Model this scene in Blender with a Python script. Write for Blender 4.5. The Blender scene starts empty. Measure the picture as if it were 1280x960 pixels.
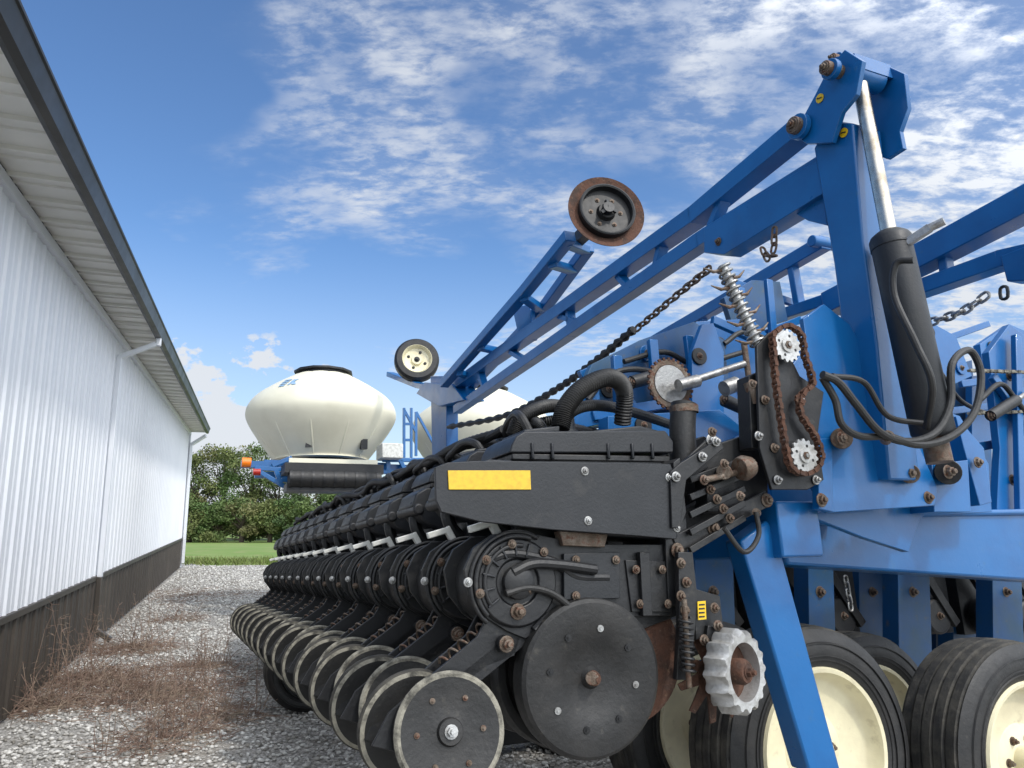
import bpy,bmesh,math,random
import numpy as np
from mathutils import Vector as V, Matrix
R=random.Random(7)
sc=bpy.context.scene; C=sc.collection
sc.view_settings.view_transform='Standard'; sc.view_settings.look='None'; sc.view_settings.exposure=0
F=924.0; PIT=math.atan(157/F); cp,sp=math.cos(PIT),math.sin(PIT); H=1.25
CAM=V((0,0,H))
cd=bpy.data.cameras.new('camera'); cam=bpy.data.objects.new('camera',cd); C.objects.link(cam)
cam.location=CAM; cam.rotation_euler=(math.pi/2+PIT,0,0); cd.sensor_width=36; cd.lens=36*F/1280; cd.clip_end=2000; sc.camera=cam
def ray(px,py):
    u=(px-640)/F; v=(480-py)/F
    return V((u,cp-v*sp,sp+v*cp))
def ground(px,py,z=0):
    d=ray(px,py); t=(z-H)/d.z; return CAM+d*t
# ---------- planter frame
ex=V((.915,.404,0)).normalized(); ey=V((-.403,.912,-.077)).normalized(); ez=ex.cross(ey).normalized(); ey=ez.cross(ex).normalized()
G=V((.227,2.1,.80)); O=G-ez*.8
def loc(w): 
    r=w-O; return V((r.dot(ex),r.dot(ey),r.dot(ez)))
def YP(px,py,y=0.0):
    d=ray(px,py); t=(y-(CAM-O).dot(ey))/d.dot(ey); return loc(CAM+d*t)
def XP(px,py,x):
    d=ray(px,py); t=(x-(CAM-O).dot(ex))/d.dot(ex); return loc(CAM+d*t)
def YS(pts,y=0.0): return [YP(a,b,y) for a,b in pts]
def XS(pts,x): return [XP(a,b,x) for a,b in pts]
# ---------- materials
def mat(name,c1,c2=None,rough=.5,metal=0,scale=6,bump=0,bscale=40,lo=.45,hi=.65,coat=0,c3=None,s3=25,lo3=.6,hi3=.7,coords='Object'):
    m=bpy.data.materials.new(name); m.use_nodes=True; nt=m.node_tree; N=nt.nodes; L=nt.links
    b=N['Principled BSDF']; b.inputs['Roughness'].default_value=rough; b.inputs['Metallic'].default_value=metal
    b.inputs['Coat Weight'].default_value=coat
    tc=N.new('ShaderNodeTexCoord'); out=tc.outputs[coords]
    def noise(s,det=6,rg=.6):
        n=N.new('ShaderNodeTexNoise'); n.inputs['Scale'].default_value=s; n.inputs['Detail'].default_value=det; n.inputs['Roughness'].default_value=rg
        L.new(out,n.inputs['Vector']); return n
    def mix(ca,cb,s,lo,hi):
        n=noise(s); r=N.new('ShaderNodeMapRange'); r.inputs[1].default_value=lo; r.inputs[2].default_value=hi; L.new(n.outputs['Fac'],r.inputs[0])
        x=N.new('ShaderNodeMix'); x.data_type='RGBA'; L.new(r.outputs[0],x.inputs[0])
        for i,c in ((6,ca),(7,cb)):
            if hasattr(c,'links'): L.new(c,x.inputs[i])
            else: x.inputs[i].default_value=(*c,1)
        return x.outputs[2]
    if c2 is None: c2=tuple(x*.8 for x in c1)
    o=mix(c1,c2,scale,lo,hi)
    if c3: o=mix(o,c3,s3,lo3,hi3)
    L.new(o,b.inputs['Base Color'])
    n=noise(scale*3); r=N.new('ShaderNodeMapRange'); r.inputs[3].default_value=max(rough-.12,.05); r.inputs[4].default_value=min(rough+.18,1); L.new(n.outputs['Fac'],r.inputs[0]); L.new(r.outputs[0],b.inputs['Roughness'])
    if bump:
        n=noise(bscale); bp=N.new('ShaderNodeBump'); bp.inputs['Strength'].default_value=bump; bp.inputs['Distance'].default_value=.01
        L.new(n.outputs['Fac'],bp.inputs['Height']); L.new(bp.outputs[0],b.inputs['Normal'])
    return m
M={}
M['blue']=mat('blue_paint',(.003,.105,.31),(.002,.078,.245),.30,0,2.5,.05,60,coat=.15,c3=(.045,.11,.17),s3=13,lo3=.64,hi3=.88)
M['blue2']=mat('blue_paint_dusty',(.003,.060,.175),(.014,.062,.125),.45,0,5,.05,60,c3=(.08,.08,.08),s3=20,lo3=.6,hi3=.8)
M['black']=mat('black_paint',(.006,.0065,.008),(.014,.014,.014),.45,0,6,.15,60,c3=(.06,.054,.045),s3=22,lo3=.60,hi3=.88)
M['blackp']=mat('black_plastic',(.006,.0075,.010),(.012,.013,.016),.45,0,4,.12,120,c3=(.045,.043,.04),s3=12,lo3=.6,hi3=.95)
M['rubber']=mat('rubber',(.009,.009,.009),(.019,.018,.017),.52,0,9,.2,70,c3=(.075,.068,.055),s3=30,lo3=.62,hi3=.9)
M['tread']=mat('dusty_tread',(.022,.021,.019),(.075,.068,.055),.8,0,14,.4,60,lo=.4,hi=.7)
M['dust']=mat('dried_mud_rim',(.25,.235,.19),(.055,.052,.043),.8,0,24,.5,60,lo=.42,hi=.62)
M['rust']=mat('rust',(.10,.045,.027),(.05,.028,.02),.85,.1,18,.5,90,c3=(.15,.09,.058),s3=50)
M['rust2']=mat('rusty_steel',(.11,.08,.058),(.22,.185,.15),.55,.5,30,.4,90,c3=(.11,.05,.03),s3=60,lo3=.5,hi3=.65)
M['steel']=mat('bright_steel',(.38,.38,.37),(.22,.21,.20),.4,.8,30,.2,90)
M['alu']=mat('cast_aluminium',(.50,.50,.49),(.30,.29,.27),.40,.6,20,.3,80)
M['chrome']=mat('cylinder_rod',(.60,.55,.46),(.38,.32,.24),.22,.9,14)
M['cream']=mat('cream_rim',(.72,.66,.45),(.60,.54,.37),.42,0,5,.1,40,c3=(.3,.24,.15),s3=14,lo3=.6,hi3=.88)
M['tank']=mat('tank_plastic',(.72,.69,.55),(.63,.60,.47),.45,0,1.5,.06,6)
M['yellow']=mat('yellow_reflector',(.66,.42,.02),(.54,.34,.02),.35,0,60)
M['ydec']=mat('yellow_decal',(.75,.48,.01),None,.35)
M['ink']=mat('decal_ink',(.01,.01,.01),None,.5)
M['white']=mat('white_handle',(.62,.62,.58),(.42,.42,.38),.4,.1,30)
M['amber']=mat('amber_lens',(.85,.2,.01),None,.2)
M['red']=mat('red_lens',(.4,.02,.01),None,.2)
M['wallw']=mat('white_steel_siding',(.70,.72,.755),(.66,.68,.72),.45,0,.8)
M['brown']=mat('brown_steel_siding',(.046,.038,.031),(.06,.05,.04),.5,0,1.5,c3=(.11,.10,.085),s3=5,lo3=.6,hi3=.9)
M['soffit']=mat('soffit_panel',(.72,.705,.65),(.66,.65,.60),.5,0,1)
M['gutter']=mat('dark_gutter',(.016,.017,.018),(.026,.026,.028),.4,0,2)
M['roof']=mat('roof_steel',(.22,.22,.22),None,.4)
M['decalblue']=mat('tank_decal_blue',(.22,.36,.52),(.36,.46,.55),.4,0,8)
M['weed']=mat('dead_weed',(.19,.125,.095),(.29,.225,.165),.9,0,8,c3=(.11,.06,.05),s3=12,coords='Object')
M['bark']=mat('bark',(.09,.07,.05),(.05,.04,.03),.9,0,5)
# ---------- mesh builder
class MB:
    def __init__(s): s.v=[];s.f=[];s.m=[];s.mats=[]
    def add(s,vs,fs,mt):
        if mt not in s.mats: s.mats.append(mt)
        k=s.mats.index(mt); o=len(s.v); s.v+= [tuple(p) for p in vs]
        for f in fs: s.f.append([i+o for i in f]); s.m.append(k)
        return s
    def prism(s,pts,vec,mt='black'):
        vec=V(vec); n=len(pts); vs=[V(p) for p in pts]+[V(p)+vec for p in pts]
        fs=[list(range(n)),list(range(2*n-1,n-1,-1))]+[[i,(i+1)%n,(i+1)%n+n,i+n] for i in range(n)]
        return s.add(vs,fs,mt)
    def box(s,a,b,mt='black'):
        x0,y0,z0=a;x1,y1,z1=b
        return s.prism([(x0,y0,z0),(x1,y0,z0),(x1,y1,z0),(x0,y1,z0)],(0,0,z1-z0),mt)
    def beam(s,p0,p1,w,h,mt='blue',up=(0,0,1)):
        p0,p1=V(p0),V(p1); d=(p1-p0).normalized(); a=d.cross(V(up)).normalized(); b=a.cross(d)
        q=[p0+a*w/2*i+b*h/2*j for i,j in ((-1,-1),(1,-1),(1,1),(-1,1))]
        return s.prism(q,p1-p0,mt)
    def tube(s,path,r,mt='rubber',n=8,closed=False,caps=True):
        P=[V(p) for p in path]; L=len(P); vs=[];fs=[]; a=None
        for i,p in enumerate(P):
            if closed: d=P[(i+1)%L]-P[i-1]
            else: d=P[min(i+1,L-1)]-P[max(i-1,0)]
            d.normalize()
            if a is None:
                a=d.cross(V((0,0,1)) if abs(d.z)<.9 else V((0,1,0))).normalized()
            a=(a-d*a.dot(d)).normalized(); b=d.cross(a); rr=r(i) if callable(r) else r
            for k in range(n):
                t=2*math.pi*k/n; vs.append(p+a*math.cos(t)*rr+b*math.sin(t)*rr)
        for i in range(L if closed else L-1):
            j=(i+1)%L
            for k in range(n):
                k2=(k+1)%n; fs.append([i*n+k,i*n+k2,j*n+k2,j*n+k])
        if caps and not closed: fs+= [list(range(n))[::-1],[(L-1)*n+k for k in range(n)]]
        return s.add(vs,fs,mt)
    def rod(s,p0,p1,r,mt='steel',n=14): return s.tube([p0,p1],r,mt,n)
    def lathe(s,c,ax,prof,mt='rubber',n=40,closed=False):
        c=V(c);ax=V(ax).normalized(); a=ax.cross(V((0,0,1)) if abs(ax.z)<.9 else V((1,0,0))).normalized(); b=ax.cross(a)
        vs=[];fs=[];L=len(prof)
        for r,t in prof:
            r=max(r,.0005)
            for k in range(n):
                q=2*math.pi*k/n; vs.append(c+ax*t+(a*math.cos(q)+b*math.sin(q))*r)
        for i in range(L if closed else L-1):
            j=(i+1)%L
            for k in range(n):
                k2=(k+1)%n; fs.append([i*n+k,i*n+k2,j*n+k2,j*n+k])
        return s.add(vs,fs,mt)
    def bolt(s,p,ax,r=.012,h=.012,mt='rust2',washer=True):
        p=V(p);ax=V(ax).normalized()
        if washer: s.tube([p-ax*.002,p+ax*.003],r*1.45,mt,12)
        s.tube([p,p+ax*h],r,mt,6); s.tube([p+ax*h,p+ax*(h*1.6)],r*.55,mt,8)
        return s
    def build(s,name,parent=None,bevel=0,smooth=35):
        me=bpy.data.meshes.new(name); me.from_pydata(s.v,[],s.f); 
        for m in s.mats: me.materials.append(M[m] if isinstance(m,str) else m)
        me.polygons.foreach_set('material_index',s.m); me.polygons.foreach_set('use_smooth',[True]*len(s.f))
        bm=bmesh.new(); bm.from_mesh(me); bmesh.ops.recalc_face_normals(bm,faces=bm.faces); bm.to_mesh(me); bm.free()
        me.set_sharp_from_angle(angle=math.radians(smooth))
        o=bpy.data.objects.new(name,me); C.objects.link(o)
        if parent is not None: o.parent=parent
        if bevel:
            b=o.modifiers.new('bevel','BEVEL'); b.width=bevel; b.segments=2; b.limit_method='ANGLE'; b.angle_limit=math.radians(40); b.harden_normals=False
        return o
def cr(pts,n=8):
    P=[V(p) for p in pts]; P=[P[0]*2-P[1]]+P+[P[-1]*2-P[-2]]; out=[]
    for i in range(1,len(P)-2):
        a,b,c,d=P[i-1:i+3]
        for k in range(n):
            t=k/n; out.append(.5*((2*b)+(c-a)*t+(2*a-5*b+4*c-d)*t*t+(3*b-a-3*c+d)*t**3))
    out.append(P[-2]); return out
def empty(name,label,cat,loc_,group=None,rot=None):
    o=bpy.data.objects.new(name,None); C.objects.link(o); o.location=loc_; o['label']=label;o['category']=cat; o.empty_display_size=.2
    if group:o['group']=group
    return o
def hose(m,pts,r,mt='rubber',corr=True,n=10):
    P=cr(pts,24 if corr else 8)
    m.tube(P,(lambda i:r*(1.0 if i%2 else .88)) if corr else r,mt,n)
def chain(m,pts,ln,wr,mt='rust2'):
    P=cr(pts,40); acc=0; last=P[0]; cs=[P[0]]
    for p in P[1:]:
        acc+=(p-last).length; last=p
        if acc>=ln*.72: cs.append(p); acc=0
    for k in range(len(cs)-1):
        a=cs[k]; d=(cs[k+1]-a).normalized(); s=d.cross(V((0,0,1))).normalized(); u=s.cross(d); w=s if k%2 else u
        loop=[]
        for q in range(12):
            t=2*math.pi*q/12; ct=math.cos(t); st=math.sin(t)
            loop.append(a+d*(ct*ln*.28+(ln*.22 if ct>0 else -ln*.22)*(1 if abs(ct)>.1 else 0))+w*st*ln*.3)
        m.tube(loop,wr,mt,6,closed=True)
def rollerchain(m,loop,w,mt='rust',closed=True,st=.0155):
    P=cr(loop+([loop[0]] if closed else []),60); last=P[0]; cs=[P[0]]; acc=0
    for p in P[1:]:
        acc+=(p-last).length; last=p
        if acc>=st: cs.append(p); acc=0
    for k in range(len(cs) if closed else len(cs)-1):
        a=cs[k]; b=cs[(k+1)%len(cs)]
        m.tube([a+V((0,-w/2,0)),a+V((0,w/2,0))],.0065,mt,8)
        off=w/2*(1.15 if k%2 else .8)
        for sg in (-1,1):
            m.beam(a+V((0,sg*off,0)),b+V((0,sg*off,0)),.0025,.014,mt)
def sprocket(c,ax,r,th,nt,mt='alu'):
    m=MB()
    c=V(c);ax=V(ax).normalized(); a=ax.cross(V((0,0,1))).normalized(); b=ax.cross(a); pts=[]
    for k in range(nt*4):
        t=2*math.pi*k/(nt*4); rr=r*(1.0 if k%4 in(1,2) else .86); pts.append(c+(a*math.cos(t)+b*math.sin(t))*rr-ax*th/2)
    m.prism(pts,ax*th,mt)
    m.tube([c-ax*th*1.2,c+ax*th*1.2],r*.42,mt,20)
    for q in range(4):
        t=q*math.pi/2+.4; m.tube([c+(a*math.cos(t)+b*math.sin(t))*r*.62-ax*(th*.55),c+(a*math.cos(t)+b*math.sin(t))*r*.62-ax*th*.4],r*.09,'ink',10)
    m.tube([c-ax*th*1.3,c-ax*th*1.6],r*.24,'rust2',6); m.tube([c-ax*th*1.6,c-ax*th*2.2],r*.12,'steel',8)
    return m.build('sprocket',PL)
NY=V((0,-1,0)); NX=V((-1,0,0))
# ================= PLANTER
PL=bpy.data.objects.new('planter',None); C.objects.link(PL)
PL.matrix_world=Matrix(((ex.x,ey.x,ez.x,O.x),(ex.y,ey.y,ez.y,O.y),(ex.z,ey.z,ez.z,O.z),(0,0,0,1)))
PL['label']='large blue and black row crop planter with white bulk tanks on the gravel'; PL['category']='planter'
# ---- row unit prototype
def make_unit():
    m=MB()
    body=YS([(592,745),(586,712),(598,684),(622,667),(660,664),(700,672),(760,680),(838,680),(852,735),(848,770),(800,772),(752,748),(712,756),(684,785),(664,800),(640,790),(612,772)])
    for y0 in (.035,.20):
        m.prism([p+V((0,y0,0)) for p in body],(0,.012,0))
    c=YP(652,728)
    m.lathe(c,(0,1,0),[(.0,.03),(.06,.03),(.065,.022),(.112,.022),(.118,.03),(.118,.215),(.0,.22)],'black',36)
    for k in range(7):
        t=math.radians(70+k*24); d=V((math.cos(t),0,math.sin(t)))
        m.beam(c+d*.07+V((0,.018,0)),c+d*.108+V((0,.018,0)),.006,.008,'blackp',up=(0,1,0))
    for rr,y0,t0,t1 in ((.134,.030,60,235),(.122,.022,70,225),(.098,.02,80,220)):
        m.tube([c+V((math.cos(math.radians(t))*rr,y0,math.sin(math.radians(t))*rr)) for t in range(t0,t1,8)],.007,'black',8)
    m.lathe(c,(0,1,0),[(.045,.03),(.045,.012),(.03,.004),(.0,.004)],'black',20)
    m.prism(YS([(700,680),(836,684),(846,770),(770,800),(700,790)],.06),(0,.13,0))
    m.prism(YS([(705,692),(775,690),(775,748),(705,750)],.02),(0,.04,0),'blackp')
    m.prism(YS([(782,700),(834,702),(838,765),(790,765)],.028),(0,.04,0),'black')
    m.prism(YS([(800,690),(812,690),(816,770),(804,770)],.012),(0,.02,0),'black')
    m.prism(YS([(700,664),(760,668),(756,684),(704,682)],.015),(0,.04,0),'rust2')
    m.tube(cr(YS([(610,700),(640,692),(690,702),(720,720),(760,722)],.03)),lambda i:.014,'black',10)
    m.tube(cr(YS([(668,790),(690,770),(720,762),(760,775),(790,790)],.03)),.016,'black',10)
    m.rod(YP(740,848,-.02),YP(740,848,.26),.018,'rust2')
    m.beam(YP(744,848,.10),YP(752,760,.10),.04,.05,'black',up=(0,1,0))
    for (a,b) in ((600,742),(608,700),(640,680),(680,690),(652,765),(700,770),(720,700),(770,700),(720,745),(795,712),(828,712),(800,755),(835,755),(585,728),(660,738)):
        m.bolt(YP(a,b,.016),NY,.009,.008,'rust2' if R.random()<.75 else 'steel')
    hose(m,YS([(632,742),(660,735),(690,742),(720,765)],.01),.010,'rubber',False)
    m.tube(cr(YS([(640,716),(665,705),(700,706),(745,712)],.015)),.015,'black',10)
    u=m.build('row_unit',PL,bevel=.003)
    m=MB(); m.prism(YS([(612,604),(618,584),(634,574),(838,572),(838,676),(720,668),(672,650),(632,630)],.05),(0,.20,0),'blackp')
    m.prism(YS([(640,640),(720,660),(700,690),(670,690),(645,665)],.1),(0,.12,0),'blackp')
    for k in range(3): m.prism(YS([(608,600+k*0),(614,594),(640,628),(634,634)],.07+.06*k),(0,.014,0),'blackp')
    m.tube(cr([YP(628,600,.15),YP(612,622,.15),YP(618,650,.15),YP(640,672,.15)]),.022,'black',10)
    m.tube([YP(622,610,.05)+V((0,-.012,0)),YP(622,610,.05)+V((0,.23,0))],.022,'black',16)
    m.build('hopper',u,bevel=.014)
    m=MB(); m.prism(YS([(640,556),(646,545),(656,539),(832,538),(842,552),(842,566),(637,566)],.04),(0,.235,0),'blackp')
    m.prism(YS([(655,537),(700,532),(700,540),(655,542)],.07),(0,.17,0),'blackp')
    m.prism(YS([(742,538),(800,532),(824,538),(824,542),(742,542)],.08),(0,.15,0),'blackp')
    for a in (665,690,760,790,815): m.box(YP(a,566,.04)+V((-.004,-.006,-.02)),YP(a,566,.04)+V((.006,.003,.03)),'blackp')
    m.prism(YS([(640,566),(838,570),(838,578),(640,575)],.045),(0,.225,0),'black')
    m.build('hopper_lid',u,bevel=.005)
    for k,yy in enumerate((0,.235)):
        m=MB(); c=YP(742,848,0)+V((0,yy,0)); sg=1 if k==0 else -1
        ax=V((.05*sg,sg,.04)).normalized()
        m.lathe(c,ax,[(.0,.004),(.022,.004),(.03,.016),(.085,.014),(.10,.004),(.165,-.002),(.196,.0),(.206,.008),(.209,.02),(.209,.062),(.203,.072),(.18,.07),(.16,.04),(.0,.04)],'rubber',56)
        m.lathe(c,ax,[(0,.001),(.018,-.006),(.02,-.001),(.021,.01)],'rust',16)
        m.bolt(c-ax*.004,-ax,.013,.016,'rust')
        a=ax.cross(V((0,0,1))).normalized(); b=ax.cross(a)
        for q in range(8):
            t=2*math.pi*q/8+.2; m.bolt(c+(a*math.cos(t)+b*math.sin(t))*.130+ax*.0,-ax,.0065,.004,'black' if q%3 else 'steel')
        m.build('gauge_wheel',u)
    m=MB(); ax=V((.05,1,0)).normalized(); c=YP(742,848,0)+V((.15,.08,.04))
    m.lathe(c,ax,[(0,0),(.15,0),(.19,.002),(.19,.005),(.15,.007),(0,.007)],'rust',56)
    m.lathe(c+V((0,.05,0)),V((-.05,1,0)),[(0,0),(.15,0),(.19,.002),(.19,.005),(.15,.007),(0,.007)],'rust',56)
    m.build('opener_disc',u)
    m=MB()
    arm=YS([(628,752),(655,742),(672,762),(652,822),(618,835),(524,905),(500,945),(470,938),(492,895),(560,835),(604,798)],.0)
    for y0 in (.045,.125): m.prism([p+V((0,y0,0)) for p in arm],(0,.010,0))
    m.beam(YP(655,790,.06)+V((0,0,0)),YP(500,915,.06),.05,.03,'black',up=(0,1,0))
    for a,b in ((651,765),(637,806)):
        m.tube([YP(a,b,.0)+V((0,.02,0)),YP(a,b,.0)+V((0,.17,0))],.022,'black',16); m.bolt(YP(a,b,.0)+V((0,.02,0)),NY,.015,.018,'rust2')
    m.rod(YP(563,915,.0),YP(563,915,.15),.014,'steel')
    m.prism(YS([(596,690),(612,676),(640,745),(640,790),(612,800)],.09),(0,.05,0),'black')
    P=[]; a0=YP(640,770,.09); a1=YP(560,842,.09); dd=(a1-a0).normalized(); ss=V((0,1,0)); uu=dd.cross(ss)
    for k in range(72): t=k/71; w=t*2*math.pi*7; P.append(a0.lerp(a1,t)+(ss*math.cos(w)+uu*math.sin(w))*.016+uu*-.03)
    m.tube(P,.004,'rust2',6)
    m.build('closing_arm',u,bevel=.003)
    for k,yy in enumerate((0,.155)):
        m=MB(); c=YP(564,915,0)+V((.0-.06*k,yy,0)); sg=1 if k==0 else -1; ax=V((.04,sg,-.16)).normalized()
        m.lathe(c,ax,[(.0,.0),(.03,.0),(.034,.010),(.06,.012),(.10,.004),(.126,.0)],'rubber',44)
        m.lathe(c,ax,[(.126,.0),(.134,-.001),(.139,.003),(.1415,.008)],'dust',44)
        m.lathe(c,ax,[(.1415,.008),(.1415,.016),(.137,.021)],'tread',44)
        m.lathe(c,ax,[(.137,.021),(.126,.024)],'dust',44); m.lathe(c,ax,[(.126,.024),(.0,.022)],'rubber',44)
        m.bolt(c,-ax,.012,.014,'steel' if k==0 else 'rust2'); a=ax.cross(V((0,0,1))).normalized(); b=ax.cross(a)
        for q in range(6):
            t=2*math.pi*q/6; m.bolt(c+(a*math.cos(t)+b*math.sin(t))*.085+ax*.006,-ax,.005,.005,'rust2')
        m.build('closing_wheel',u)
    m=MB()
    for y0 in (.02,.24):
        for a,b in (((846,600),(902,548)),((848,680),(965,622)),((835,605),(885,575))):
            m.beam(YP(*a,0)+V((0,y0,0)),YP(*b,0)+V((0,y0,0)),.012,.05,'black')
        for a,b in ((846,597),(893,550),(850,688),(895,660),(962,625)):
            m.bolt(YP(a,b,0)+V((0,y0-.008,0)),NY,.016,.014,'rust2' if b>620 else 'steel')
    m.prism(YS([(828,585),(848,582),(858,640),(862,740),(856,760),(836,755),(832,680)],.02),(0,.24,0))
    m.build('parallel_arm',u,bevel=.003)
    m=MB(); P=[YP(586,662,.10),YP(612,654,.10),YP(622,668,.10),YP(640,690,.10)]
    m.beam(P[0],P[1],.022,.02,'white'); m.beam(P[1]+V((0,0,.01)),P[2],.022,.022,'white'); m.beam(P[2],P[3],.018,.018,'white'); m.build('depth_handle',u,bevel=.003)
    m=MB(); hose(m,[YP(705,540,.16),YP(708,520,.16),YP(730,508,.2),YP(760,508,.3),YP(800,518,.45),YP(850,535,.6)],.020,'rubber',True); 
    m.lathe(YP(705,545,.16),(0,0,1),[(.045,-.01),(.045,.015),(.034,.018),(.034,.05),(.0,.05)],'blackp',20)
    m.build('seed_hose',u)
    return u
unit0=make_unit()
NU=14
for n in range(1,NU):
    c=unit0.copy(); C.objects.link(c); c.parent=PL; c.location=(0,.38*n,0)
    for ch in list(unit0.children):
        d=ch.copy(); C.objects.link(d); d.parent=c
zt=YP(668,540,.12)
for n in range(0,13):
    for q in range(3):
        m=MB(); t0=zt+V((R.uniform(-.03,.03)+.06*q,.38*n+.05*q,0)); h=R.uniform(.03,.075); x1=R.uniform(-.04,.1)
        hose(m,[t0,t0+V((-.015,.02,h*.8)),t0+V((-.02+x1*.3,.12,h*1.3)),t0+V((-.01+x1*.5,.26,h)),t0+V((x1,.36,h*.5)),t0+V((x1+.06,.40,-.02))],.013+.003*(q%2),'rubber',bool(q%2)); m.build('vacuum_hose',PL)
for k in range(5):
    m=MB(); ph=R.random()*6; P=[V((zt.x-.02+.045*k+.02*math.sin(j*1.3+ph),.45+.19*j,zt.z+.03+.016*(k%3)+.028*abs(math.sin(j*.83+ph)))) for j in range(0,24)]
    P=[YP(700,524,.3),YP(668,530,.36)]+P[1:] if k==0 else P
    hose(m,P,.0185-.003*(k%2),'rubber',k%2==0); m.build('manifold_hose',PL)
for k in range(4):
    m=MB(); P=[V((-.015+.03*k+.02*math.sin(j*2.3+k*1.1),.10+.19*j,1.19+.035*k-.03*abs(math.sin(j*1.57+k*.4)))) for j in range(0,27)]
    hose(m,P,.007,'rubber',False,6); m.build('harness_cable',PL)
m=MB(); m.prism(YS([(544,584),(560,578),(600,576),(838,580),(846,600),(846,674),(800,670),(690,662),(600,652),(552,640),(545,625)],-.03),(0,.014,0),'blackp')
m.prism(YS([(842,578),(850,572),(858,640),(846,674)],-.03),(0,.1,0),'black')
for a,b in ((731,589),(735,651),(836,597),(846,660)): m.bolt(YP(a,b,-.03),NY,.009,.008,'steel')
m.build('shield_panel',unit0,bevel=.004)
m=MB(); m.prism(YS([(575,590),(612,574),(640,576),(640,640),(600,648),(578,620)],.0),(0,.03,0),'blackp'); m.build('shield_bracket',unit0,bevel=.003)
m=MB(); m.prism(YS([(560,588),(663,588),(664,612),(561,612)],-.034),(0,.003,0),'yellow')
m.build('reflector',unit0,bevel=.001)
m=MB()
for pts,y in (([(848,690),(866,690),(872,745),(868,800),(858,850),(846,850),(850,780)],-.02),([(866,735),(900,745),(905,790),(870,800)],.0),([(838,590),(852,578),(900,548),(905,560),(858,600),(850,660),(840,660)],-.04)):
    m.prism(YS(pts,y),(0,.02,0))
for a,b in ((851,704),(858,728),(851,745),(856,763),(893,760),(897,782),(903,800),(880,800),(845,596),(878,571),(895,552)): m.bolt(YP(a,b,-.025 if b>600 else -.045),NY,.011,.012,'rust2' if b>600 else 'steel')
m.beam(YP(880,790,0),YP(915,800,0),.03,.04,'black'); m.beam(YP(905,795,.0),YP(932,838,.02),.02,.04,'rust')
for k in range(5): m.beam(YP(862,600+k*22,.0),YP(930,575+k*18,.0),.014,.02,'black'); m.bolt(YP(880+k*8,600+k*12,-.012),NY,.011,.012,'rust2')
m.build('row_cleaner_bracket',unit0,bevel=.002)
m=MB(); m.prism(YS([(872,752),(882,751),(883,774),(873,775)],-.024),(0,.003,0),'ydec')
for q in range(4): m.prism(YS([(874,755+q*5),(881,754.6+q*5),(881,756.5+q*5),(874,757+q*5)],-.0255),(0,.001,0),'ink')
m.build('warning_decal',unit0)
m=MB(); a0=YP(857,772,-.05); a1=YP(860,840,-.05); P=[]
for k in range(120):
    t=k/119; w=t*2*math.pi*9; P.append(a0.lerp(a1,t)+V((math.cos(w)*.018,math.sin(w)*.018,0)))
m.tube(P,.004,'black',6); m.rod(a0+V((0,0,.05)),a1-V((0,0,.04)),.008,'rust2'); m.build('spring',unit0)
# cast scalloped press wheel, a cup with an open centre
m=MB(); ax=V((-.34,1,.0)).normalized(); c=YP(932,840,-.10); a=ax.cross(V((0,0,1))).normalized(); b=ax.cross(a); r=.112; w=.07
NS=16*6; rows=[]
for (base,amp,t) in ((.70,0,.0),(.86,.10,-.002),(.90,.13,.010),(.92,.13,w-.01),(.86,.10,w),(.70,0,w)):
    rows.append([c+ax*t+(a*math.cos(2*math.pi*k/NS)+b*math.sin(2*math.pi*k/NS))*r*(base+amp*(max(0,math.cos(16*2*math.pi*k/NS))**.6)) for k in range(NS)])
vs=[p for rw in rows for p in rw]; fs=[]
for i in range(6):
    j=(i+1)%6
    for k in range(NS): k2=(k+1)%NS; fs.append([i*NS+k,i*NS+k2,j*NS+k2,j*NS+k])
m.add(vs,fs,'alu')
m.lathe(c,ax,[(0,.046),(r*.70,.046),(r*.70,.054),(0,.054)],'rust',40)
m.lathe(c-ax*.006,ax,[(0,.0),(r*.26,.0),(r*.32,.012),(r*.32,.055)],'rust',16); m.bolt(c-ax*.006,-ax,.013,.016,'rust')
m.build('press_wheel',unit0,smooth=50)
m=MB(); c=YP(893,845,.03)
for k in range(10):
    t=2*math.pi*k/10; d=V((math.cos(t),0,math.sin(t))); e=V((-d.z,0,d.x))
    m.prism([c+d*.04-e*.018,c+d*.04+e*.018,c+d*.12+e*.03,c+d*.13+e*.012],(0,.006,0),'rust')
m.lathe(c,(0,1,0),[(0,0),(.06,0),(.06,.006),(0,.006)],'rust',20); m.build('row_cleaner_wheel',unit0)
# ---- toolbar and frame
m=MB(); m.box((.72,.02,1.10),(.90,5.4,1.28),'blue'); m.build('toolbar',PL,bevel=.008)
m=MB(); m.prism(YS([(968,640),(1440,636),(1440,736),(985,706)],.36),(0,.2,0),'blue'); 
m.prism(YS([(975,640),(1440,634),(1440,642),(975,648)],.34),(0,.24,0),'blue')
m.build('main_frame',PL,bevel=.012)
m=MB(); m.prism(YS([(960,590),(1050,590),(1050,655),(968,655)],.3),(0,.05,0),'blue'); m.build('frame_plate',PL,bevel=.006)
m=MB(); m.prism(YS([(926,676),(960,650),(972,672),(1052,966),(1012,966)],.06),(0,.08,0),'blue'); m.build('frame_strut',PL,bevel=.008)
for a,b,y in ((1010,1040,1.0),(1045,1062,1.5),(1073,1108,1.3),(1122,1160,1.0),(1168,1184,1.5),(1190,1228,1.3),(1240,1275,1.0),(868,915,1.0),(940,975,1.4)):
    m=MB(); m.prism(YS([(a,660),(b,660),(b+6,840),(a+2,840)],y),(0,.1,0),'blue2'); m.bolt(YP((a+b)/2,740,y),NY,.02,.02,'rust2'); m.build('rear_leg',PL,bevel=.006)
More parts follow.
